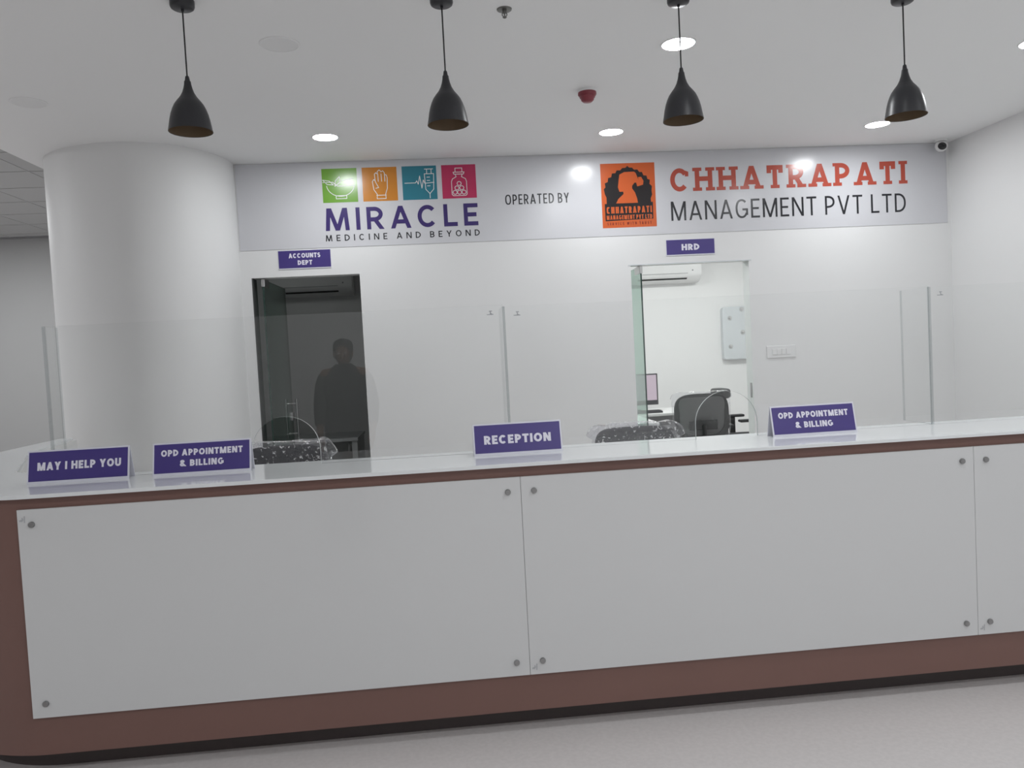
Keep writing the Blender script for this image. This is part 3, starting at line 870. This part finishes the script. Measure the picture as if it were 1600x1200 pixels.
chair((2.375, 4.28, 0), math.radians(-6), 'black mesh-back office chair in the bright office, facing away', 'mesh', .985, .50, 'smooth')
chair((2.99, 4.78, 0), math.radians(-90), 'black office chair with headrest seen side-on behind the mesh-back chair', 'pad', .86, .38, None, head=True)

# ------------------------------------------------------------------ the bystander mirrored in the left glass screen
def person(loc, rot):
    r = thing('person', 'person in dark clothes standing in the lobby, mirrored in the glass before the dark doorway', 'person', loc, (0, 0, rot))
    V = [(0, 0, .92, .135, .105), (0, 0, 1.05, .125, .095), (0, .005, 1.20, .15, .105), (0, .005, 1.33, .14, .085), (0, 0, 1.395, .052, .055), (0, .012, 1.45, .05, .055),
         (0, .02, 1.50, .068, .085), (0, .015, 1.565, .076, .094), (0, .01, 1.615, .055, .07)]
    E = [(i, i + 1) for i in range(8)]
    def add(par, *pts):
        for p in pts:
            V.append(p); E.append((par, len(V) - 1)); par = len(V) - 1
        return par
    tips = []
    for s in (-1, 1):
        add(0, (s * .10, 0, .86, .092, .10), (s * .105, .01, .47, .062, .065), (s * .11, -.01, .33, .055, .06), (s * .11, -.02, .09, .036, .042), (s * .115, .03, .035, .042, .034), (s * .125, .13, .025, .036, .024))
        w_ = add(3, (s * .17, 0, 1.335, .062, .065), (s * .215, -.01, 1.26, .052, .055), (s * .25, -.02, 1.05, .043, .045), (s * .24, .06, .85, .032, .034), (s * .235, .085, .79, .028, .024), (s * .228, .10, .735, .032, .018))
        for k in range(4):
            px = (k - 1.5) * .019
            add(w_, (s * .228, .10 + px, .70, .0095, .0095), (s * .222, .108 + px, .665, .0088, .0088), (s * .214, .112 + px, .635 + abs(k - 1.3) * .006, .008, .008))
        add(w_ - 1, (s * .21, .125, .765, .011, .011), (s * .20, .15, .725, .010, .010), (s * .198, .155, .695, .0085, .0085))
    me = bpy.data.meshes.new('body')
    me.from_pydata([v[:3] for v in V], E, [])
    o = bpy.data.objects.new('body', me); COL.objects.link(o); o.parent = r
    sk = o.modifiers.new('skin', 'SKIN')
    for i, v in enumerate(V):
        me.skin_vertices[0].data[i].radius = v[3:5]
        me.skin_vertices[0].data[i].use_root = i == 0
    sb = o.modifiers.new('smooth', 'SUBSURF'); sb.levels = 2; sb.render_levels = 2
    me.materials.append(M['skin'])
    def band(nm, pts, m):
        bm = NB(); k = 24; rings = []
        for (x, y, z, rx, ry) in pts:
            rings.append([bm.verts.new((x + rx * math.cos(2 * PI * i / k), y + ry * math.sin(2 * PI * i / k), z)) for i in range(k)])
        for a, b in zip(rings, rings[1:]):
            for i in range(k): bm.faces.new((a[i], a[(i + 1) % k], b[(i + 1) % k], b[i]))
        link(nm, bm, m, r, smooth='all')
    # shirt, sleeves, trousers, hair, shoes
    band('shirt', [(0, 0, .80, .205, .155), (0, 0, .95, .195, .15), (0, 0, 1.08, .18, .14), (0, .005, 1.22, .205, .15), (0, .005, 1.31, .205, .125), (0, 0, 1.355, .165, .10), (0, 0, 1.395, .115, .085), (0, .005, 1.43, .07, .07)], M['cloth'])
    for s in (-1, 1):
        bm = NB(); tube(bm, [(s * .13, 0, 1.325), (s * .185, -.005, 1.285), (s * .212, -.01, 1.22), (s * .246, -.02, 1.05), (s * .242, .05, .88)], [.068, .072, .066, .056, .045], 18); link('sleeve', bm, M['cloth'], r, smooth='all')
        bm = NB(); tube(bm, [(s * .09, 0, .93), (s * .10, 0, .82), (s * .107, .01, .47), (s * .11, -.012, .30), (s * .11, -.015, .07)], [.12, .112, .085, .075, .068], 20); link('trouser_leg', bm, M['trous'], r, smooth='all')
        bm = NB(); superq(bm, (s * .12, .055, .032), (.052, .125, .036), .5, .7, 24, 12); link('shoe', bm, M['cord'], r, smooth='all')
    bm = NB(); superq(bm, (0, -.012, 1.575), (.093, .108, .088), .9, 1, 32, 18, lambda p: Vector((p.x, p.y * (1 if p.y < 0 else .92), p.z if p.z > -.02 else p.z * (1.75 if p.y < .035 else .2)))); link('hair', bm, M['hair'], r, smooth='all')
    for s in (-1, 1):
        bm = NB(); superq(bm, (s * .032, .102, 1.525), (.013, .008, .007), 1, 1, 14, 8); link('eye', bm, M['white'], r, smooth='all')
        bm = NB(); superq(bm, (s * .084, .01, 1.515), (.010, .02, .032), 1, 1, 14, 10); link('ear', bm, M['skin'], r, smooth='all')
    bm = NB(); superq(bm, (0, .116, 1.500), (.014, .020, .024), 1, 1, 16, 10); link('nose', bm, M['skin'], r, smooth='all')
    bm = NB(); superq(bm, (0, .103, 1.462), (.026, .008, .008), 1, 1, 16, 8); link('mouth', bm, mat('lips', (.22, .08, .07), .5), r, smooth='all')
person((-.90, -3.72, -.0), 0.0)
